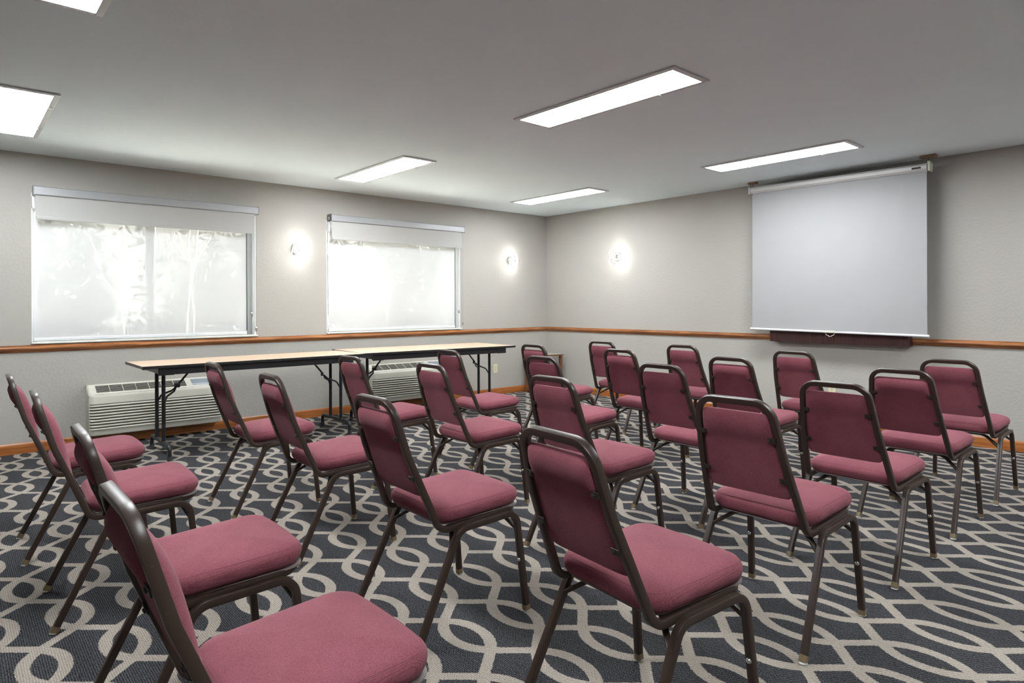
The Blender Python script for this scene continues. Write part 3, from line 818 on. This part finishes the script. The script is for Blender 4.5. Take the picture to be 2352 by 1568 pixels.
def make_chair():
    r = empty('banquet_chair')
    S = .0228; prof = rrect(S, S, .0032, 2)
    # frame loop: top rail, uprights, bend, seat rails, front rail
    half = [V((back_x(.8485), 0, .8485)), V((back_x(.8485), back_hw(.8485), .8485)), V((back_x(.663), back_hw(.663), .663)),
            V((-.1315, .1862, .384)), V((.232, .1862, .404)), V((.232, 0, .404))]
    hp = fillet(half, [0, .066, .12, .046, .062, 0], 9)
    NB = V((cos(radians(15)), 0, sin(radians(15))))
    def normals(path):
        out = []
        for i, p in enumerate(path):
            a = path[max(0, i - 1)]; c = path[min(len(path) - 1, i + 1)]; t = (c - a).normalized()
            if p.z > .775: out.append(NB)
            elif p.x > .15: out.append(V((-.05, 0, 1)))
            else: out.append(V((-t.z, 0, t.x)).normalized())
        return out
    hn = normals(hp)
    mir = [V((p.x, -p.y, p.z)) for p in hp[1:-1]][::-1]; mn = [V((n.x, n.y, n.z)) for n in hn[1:-1]][::-1]
    b = MB(); b.sweep(hp + mir, hn + mn, prof, True); b.build('back_frame', M['frame'], r, 28)
    # legs: each side an inverted U, split at the middle of its rail
    for s in (-1, 1):
        yt, yf = s * .2085, s * .2230
        rear = [V((-.243, yf, .020)), V((-.062, yt, .381)), V((.075, yt, .385))]
        front = [V((.243, yf, .020)), V((.205, yt, .391)), V((.075, yt, .385))]
        for k, (P, rad) in enumerate(((rear, .058), (front, .052))):
            path = fillet(P, [0, rad, 0], 9)
            b = MB(); b.sweep(path, (0, 1, 0), prof); o = b.build('leg', M['frame'], r, 28)
            d = (P[1] - P[0]).normalized(); p0 = P[0]
            q = MB(); e = p0 + d * .006; base = V((p0.x - d.x / d.z * .014, p0.y, .006))
            q.sweep([base, e], (0, 1, 0), rrect(.0262, .0262, .006, 2)); g = q.build('ferrule', M['ferrule'], o, 50)
            q = MB(); q.lathe([(.010, .0), (.0135, .0015), (.0145, .004), (.011, .0085)], (base.x, base.y, 0), 'Z', 14); q.build('glide', M['glide'], o, True)
            if k == 1:
                pz = .205; px = P[0].x + (P[1].x - P[0].x) * (pz - .020) / (P[1].z - .020)
                q = MB(); q.lathe([(.0085, -.0108), (.0085, -.0135), (.006, -.0165), (.003, -.0168)], (px, yf - s * .006, pz), 'X', 12); q.build('stacking_button', M['chrome'], o, True)
    # stretchers
    for (pts) in ([(-.094, .205, .322), (-.045, .135, .372), (-.034, .105, .380), (-.034, -.105, .380), (-.045, -.135, .372), (-.094, -.205, .322)],
                  [(.211, .206, .322), (.185, .140, .374), (.180, .110, .384), (.180, -.110, .384), (.185, -.140, .374), (.211, -.206, .322)]):
        b = MB(); b.sweep(fillet(pts, .05, 5), (0, 0, 1), rrect(.013, .017, .003, 2)); b.build('stretcher', M['frame'], r, 50)
    # seat pan
    def rounded(a0, a1, w0, w1, rad, z, ins=0, bulge=0):
        """plan outline; x a0..a1, half widths w0 (rear) w1 (front)"""
        out = []; rr = max(rad - ins, .008)
        for (cx, cy, st) in ((a1 - ins - rr, w1 - ins - rr, 0), (a0 + ins + rr, w0 - ins - rr, 90), (a0 + ins + rr, -(w0 - ins - rr), 180), (a1 - ins - rr, -(w1 - ins - rr), 270)):
            for i in range(7):
                a = radians(st + 15 * i); x = cx + rr * cos(a); y = cy + rr * sin(a)
                out.append((x, y))
            if st == 270 or st == 0 or st == 90 or st == 180:
                # a few points along the straight side that follows
                pass
        # resample straight runs
        res = []
        m = len(out)
        for i in range(m):
            p, q = out[i], out[(i + 1) % m]; k = 8 if i % 7 == 6 else 1
            for j in range(k):
                t = j / k; x = p[0] + (q[0] - p[0]) * t; y = p[1] + (q[1] - p[1]) * t
                if bulge and x > 0: x += bulge * (1 - min(1, abs(y) / w1) ** 2) * (x / a1) ** 2
                res.append((x, y))
        return res
    tilt = lambda x: (x + .13) / .37 * .016
    zs = .3945
    b = MB(); o0 = rounded(-.118, .246, .176, .197, .050, 0, 0, .006); n = len(o0)
    vs = [(x, y, zs + tilt(x) + .001) for (x, y) in o0] + [(x, y, zs + tilt(x) + .0052) for (x, y) in o0]
    b.add(vs, [(i, (i + 1) % n, n + (i + 1) % n, n + i) for i in range(n)] + [tuple(range(n)), tuple(range(n, 2 * n))[::-1]]); b.build('seat_pan', M['pan'], r)
    # cushion
    prof_c = [(.014, .0), (.003, .006), (-.005, .016), (-.009, .028), (-.009, .039), (-.004, .049), (.0045, .0565), (.015, .062), (.032, .0675), (.058, .0735), (.090, .0785), (.13, .082), (.165, .083)]
    b = MB(); vs = []; k0 = None
    for (ins, dz) in prof_c:
        o1 = rounded(-.128, .240, .190, .198, .060, 0, ins, .010)
        for (x, y) in o1: vs.append((x, y, zs + .005 + dz + tilt(x)))
        k0 = len(o1)
    fs = []
    for k in range(len(prof_c) - 1):
        for i in range(k0): fs.append((k * k0 + i, k * k0 + (i + 1) % k0, (k + 1) * k0 + (i + 1) % k0, (k + 1) * k0 + i))
    fs.append(tuple(range(k0))[::-1]); fs.append(tuple((len(prof_c) - 1) * k0 + i for i in range(k0)))
    b.add(vs, fs); cu = b.build('seat_cushion', M['fabric'], r, 80)
    b = MB(); o1 = rounded(-.128, .240, .190, .198, .060, 0, .0035, .010)
    b.tube([(x, y, zs + .005 + .0556 + tilt(x)) for (x, y) in o1], .0010, 5, True, nrm=V((0, 0, 1))); b.build('seam', M['seam'], cu)
    # back pad
    nu, ns = 20, 26; z0, z1 = .508, .812; crn = .022
    def hwid(z):
        w = back_hw(z) - S / 2 - .0015; d = min(z - z0, z1 - z)
        if d < crn: w -= crn - sqrt(max(0, crn * crn - (crn - d) ** 2))
        return w
    def lerp(tab, t):
        for i in range(len(tab) - 1):
            if t <= tab[i + 1][0]:
                f = (t - tab[i][0]) / (tab[i + 1][0] - tab[i][0]); f = f * f * (3 - 2 * f) if False else f
                return tab[i][1] + f * (tab[i + 1][1] - tab[i][1])
        return tab[-1][1]
    FR = [(0, .004), (.08, .013), (.2, .023), (.35, .033), (.5, .039), (.65, .041), (.78, .038), (.88, .030), (.95, .019), (1, .006)]
    RE = [(0, -.002), (.1, -.004), (.35, -.004), (.5, -.003), (.60, -.004), (.67, -.0075), (.74, -.0165), (.82, -.0235), (.90, -.0235), (.96, -.016), (1, -.002)]
    b = MB(); vs = []; fs = []
    for side in (0, 1):
        for j in range(ns + 1):
            t = j / ns; t = .5 - .5 * cos(pi * t)
            z = z0 + (z1 - z0) * t; x = back_x(z); e = .01
            dx = (back_x(z + e) - back_x(z - e)) / (2 * e); nrm = V((1, 0, -dx)).normalized()
            base = lerp(FR, t) if side == 0 else lerp(RE, t)
            w = hwid(z)
            for i in range(nu + 1):
                u = -1 + 2 * i / nu; u = sin(u * pi / 2)
                sh = (1 - abs(u) ** 5) ** .6 if abs(u) < 1 else 0
                off = .002 + (base - .002) * sh if side == 0 else .0015 + (base - .0015) * min(1, sh * 1.2)
                p = V((x, u * w, z)) + nrm * off; vs.append(p)
    for side in (0, 1):
        o_ = side * (nu + 1) * (ns + 1)
        for j in range(ns):
            for i in range(nu):
                a = o_ + j * (nu + 1) + i; fs.append((a, a + 1, a + nu + 2, a + nu + 1))
    off = (nu + 1) * (ns + 1)
    rim = [i for i in range(nu + 1)] + [(j + 1) * (nu + 1) - 1 for j in range(1, ns + 1)] + [ns * (nu + 1) + i for i in range(nu - 1, -1, -1)] + [j * (nu + 1) for j in range(ns - 1, 0, -1)]
    for k in range(len(rim)):
        a, c = rim[k], rim[(k + 1) % len(rim)]; fs.append((a, c, c + off, a + off))
    b.add(vs, fs); b.build('backrest', M['fabric'], r, 80)
    # brackets holding the pad to the uprights
    for z in (.578, .722):
        for s in (-1, 1):
            x = back_x(z); y = s * (back_hw(z) - .019); e = .01
            dx = (back_x(z + e) - back_x(z - e)) / (2 * e); ang = math.atan2(dx, 1)
            Mx = Matrix.Translation((x - (.0105 if z < .7 else .0125), y, z)) @ Matrix.Rotation(ang, 4, 'Y')
            q = MB(); q.box((-.0016, -.0135, -.0095), (.0016, .0135, .0095), .001, Mx); br = q.build('back_bracket', M['dark'], r)
            q = MB(); q.lathe([(.006, -.002), (.006, -.005), (.003, -.0065)], (0, 0, 0), 'X', 10); q.v = [tuple(Mx @ (V(p) + V((0, -s * .006, 0)))) for p in q.v]; q.build('bolt', M['dark'], br, True)
    return r

CH = [ # x, y, yaw, height factor, row, column
 (-5.889,-2.627,-.027,1.000,5,0),(-5.862,-3.475,-.045,1.000,5,1),(-5.845,-4.480,-.02,1.000,5,2),(-5.889,-5.225,0,1.000,5,3),
 (-4.964,-2.620,-.022,1.000,4,0),(-4.960,-3.482,-.035,1.000,4,1),(-4.962,-4.470,-.020,.999,4,2),(-4.945,-5.402,-.105,1.003,4,3),
 (-4.108,-2.612,.020,.990,3,0),(-4.042,-3.478,-.035,.992,3,1),(-4.037,-4.448,-.032,.997,3,2),(-4.043,-5.357,-.003,1.000,3,3),
 (-3.312,-2.645,-.055,.993,2,0),(-3.225,-3.540,-.005,.992,2,1),(-3.179,-4.434,-.020,.998,2,2),(-3.206,-5.361,-.010,.980,2,3),
 (-2.430,-2.620,-.035,.994,1,0),(-2.361,-3.481,-.028,.992,1,1),(-2.400,-4.400,-.015,.988,1,2),(-2.366,-5.355,-.010,.978,1,3),
 (-1.560,-2.600,.030,.985,0,0),(-1.560,-3.485,-.020,.988,0,1),(-1.585,-4.432,-.045,.987,0,2),(-1.553,-5.360,-.005,.980,0,3)]
ROW = ['front row nearest the screen wall', 'second row from the screen wall', 'third row from the screen wall', 'fourth row from the screen wall', 'fifth row from the screen wall', 'rearmost row at the left picture edge']
COLN = ['closest to the windows', 'second from the windows', 'third from the windows', 'farthest from the windows']
proto = make_chair()
for i, (x, y, t, sz, rw, cl) in enumerate(CH):
    o = proto if i == 0 else copy_tree(proto)
    o.location = (x, y, 0); o.rotation_euler = (0, 0, t); o.scale = (1, 1, sz)
    tag(o, 'mauve banquet chair %s in the %s' % (COLN[cl], ROW[rw]), 'chair', 'mauve banquet chairs set out in rows')

# ------------------------------------------------------------------ outdoors (seen dimly through the cloth)
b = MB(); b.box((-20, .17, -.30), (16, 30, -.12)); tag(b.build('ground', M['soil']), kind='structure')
b = MB(); b.box((-14, .17, -.12), (6, 4.4, -.08)); tag(b.build('unseen_bounce_slab', M['bounce_slab']), kind='structure')  # added out of view, reflects sunlight up to the ceiling
b = MB(); vs = []; nx = 40
for i in range(nx + 1):
    x = -24 + 40 * i / nx
    for (y, z) in ((10.2, -.13), (11.0, 2.5 + .4 * sin(i * 1.3)), (12.5, 6.0 + .6 * sin(i * .9)), (15, 8.5 + .8 * sin(i * .7)), (18, -.13)): vs.append((x, y + .3 * sin(i * 2.1), z))
b.add(vs, [(i * 5 + j, (i + 1) * 5 + j, (i + 1) * 5 + j + 1, i * 5 + j + 1) for i in range(nx) for j in range(4)])
tag(b.build('sky_blocking_bank', M['bankm'], None, True), 'dark backing bank added behind the leafy thicket to hide bright sky', 'backdrop', kind='stuff')  # added backing, blocks the bright sky between the leaves
rnd = random.Random(3)
b = MB(); vs = []; fs = []
clumps = []
for k in range(150):
    x = rnd.uniform(-16, 12); y = rnd.uniform(6.2, 10.5); z = rnd.uniform(1.4, 6.2) if rnd.random() < .72 else rnd.uniform(.0, 1.6)
    clumps.append((x, y, z, rnd.uniform(.45, 1.1)))
for (x, y, z, rr) in clumps:
    for q in range(240):
        d = V((rnd.gauss(0, 1), rnd.gauss(0, 1), rnd.gauss(0, .8))).normalized() * rr * rnd.uniform(.7, 1.05)
        p = V((x, y, z)) + d; sz = rnd.uniform(.05, .11)
        a = V((rnd.gauss(0, 1), rnd.gauss(0, 1), rnd.gauss(0, 1))).normalized(); c = a.cross(V((rnd.random(), rnd.random(), 1))).normalized()
        k0 = len(vs); vs += [p - a * sz, p + c * sz * .45, p + a * sz, p - c * sz * .45]; fs.append((k0, k0 + 1, k0 + 2, k0 + 3))
b.add(vs, fs)
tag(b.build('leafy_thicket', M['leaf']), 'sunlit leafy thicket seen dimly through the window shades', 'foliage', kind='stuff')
b = MB(); vs = []; fs = []
for k in range(4200):
    x = rnd.uniform(-14, 8); y = rnd.uniform(2.6, 8.5); h = rnd.uniform(.4, 1.15); lean = rnd.gauss(0, .22); w = rnd.uniform(.006, .016)
    k0 = len(vs); vs += [(x - w, y, -.12), (x + w, y, -.12), (x + lean * h + w * .2, y + rnd.gauss(0, .08), -.12 + h)]; fs.append((k0, k0 + 1, k0 + 2))
b.add(vs, fs)
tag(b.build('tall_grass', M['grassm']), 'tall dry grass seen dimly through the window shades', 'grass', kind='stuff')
def sapling(x, y, h, lean, sd, label):
    q = random.Random(sd); r = empty('bare_sapling', (x, y, -.12)); tag(r, label, 'tree', 'bare saplings outside the windows')
    b = MB(); pts = [V((lean * h * (t / 8) + q.uniform(-.04, .04), q.uniform(-.03, .03), h * t / 8)) for t in range(9)]
    b.tube(pts, .014, 6); b.build('trunk', M['bark'], r, True)
    for k in range(3):
        i = q.randint(3, 6); p = pts[i]; s = q.choice((-1, 1))
        m = MB(); m.tube([p, p + V((s * .25, .05, .4)), p + V((s * .42, .05, 1.0 + q.random() * .4))], .007, 5); m.build('branch', M['bark'], r, True)
for k, (x, y, h, ln) in enumerate([(-4.35, 5.0, 3.6, .02), (-4.0, 5.2, 3.9, .06), (-3.55, 4.8, 4.1, .09), (-3.2, 5.3, 3.2, -.04), (-1.75, 5.2, 3.0, .05), (-.85, 5.0, 3.5, -.08)]):
    sapling(x, y, h, ln, 11 + k, ['leftmost pale bare sapling outside the left window', 'second pale bare sapling from the left outside the left window', 'leaning pale bare sapling just left of the left window mullion',
        'short pale bare sapling beside the left window mullion', 'pale bare sapling seen through the right half of the left window', 'rightmost pale bare sapling seen through the left window'][k])

# ------------------------------------------------------------------ light and camera
w = bpy.data.worlds.new('sky'); SC.world = w; w.use_nodes = True
nt = w.node_tree; bg = nt.nodes['Background']; bg.inputs['Strength'].default_value = SKY; bg.inputs['Color'].default_value = (.93, .965, 1.0, 1)
sun = bpy.data.lights.new('sun', 'SUN'); sun.energy = 290.0; sun.angle = radians(3); sun.color = (1, .96, .88)
so = bpy.data.objects.new('sun', sun); COL.objects.link(so); so.rotation_euler = (radians(8), radians(38), 0)

cam = bpy.data.cameras.new('camera'); co = bpy.data.objects.new('camera', cam); COL.objects.link(co); SC.camera = co
yaw, roll = .849424, -.004208
F = V((cos(yaw), sin(yaw), 0)); R = V((sin(yaw), -cos(yaw), 0)); U = V((0, 0, 1))
R2 = R * cos(roll) + U * sin(roll); U2 = -R * sin(roll) + U * cos(roll)
mt = Matrix((( R2.x, U2.x, -F.x, -6.4092), (R2.y, U2.y, -F.y, -6.5394), (R2.z, U2.z, -F.z, 1.18627), (0, 0, 0, 1)))
co.matrix_world = mt
cam.sensor_width = 36; cam.lens = 1476.08 / 2352 * 36; cam.shift_y = -(784 - 699.95) / 2352; cam.clip_start = .02

SC.view_settings.view_transform = 'Standard'; SC.view_settings.look = 'None'
SC.view_settings.gamma = 1; SC.view_settings.exposure = EXPO; SC.view_settings.use_curve_mapping = False
cy = SC.cycles
cy.use_denoising = True
try: cy.denoiser = 'OPENIMAGEDENOISE'; cy.denoising_input_passes = 'RGB_ALBEDO_NORMAL'
except Exception: pass
cy.max_bounces = 8; cy.diffuse_bounces = 5; cy.glossy_bounces = 3; cy.transmission_bounces = 4; cy.transparent_max_bounces = 8
cy.sample_clamp_indirect = 14; cy.caustics_reflective = False; cy.caustics_refractive = False
cy.use_light_tree = True; cy.use_adaptive_sampling = True; cy.adaptive_threshold = .015
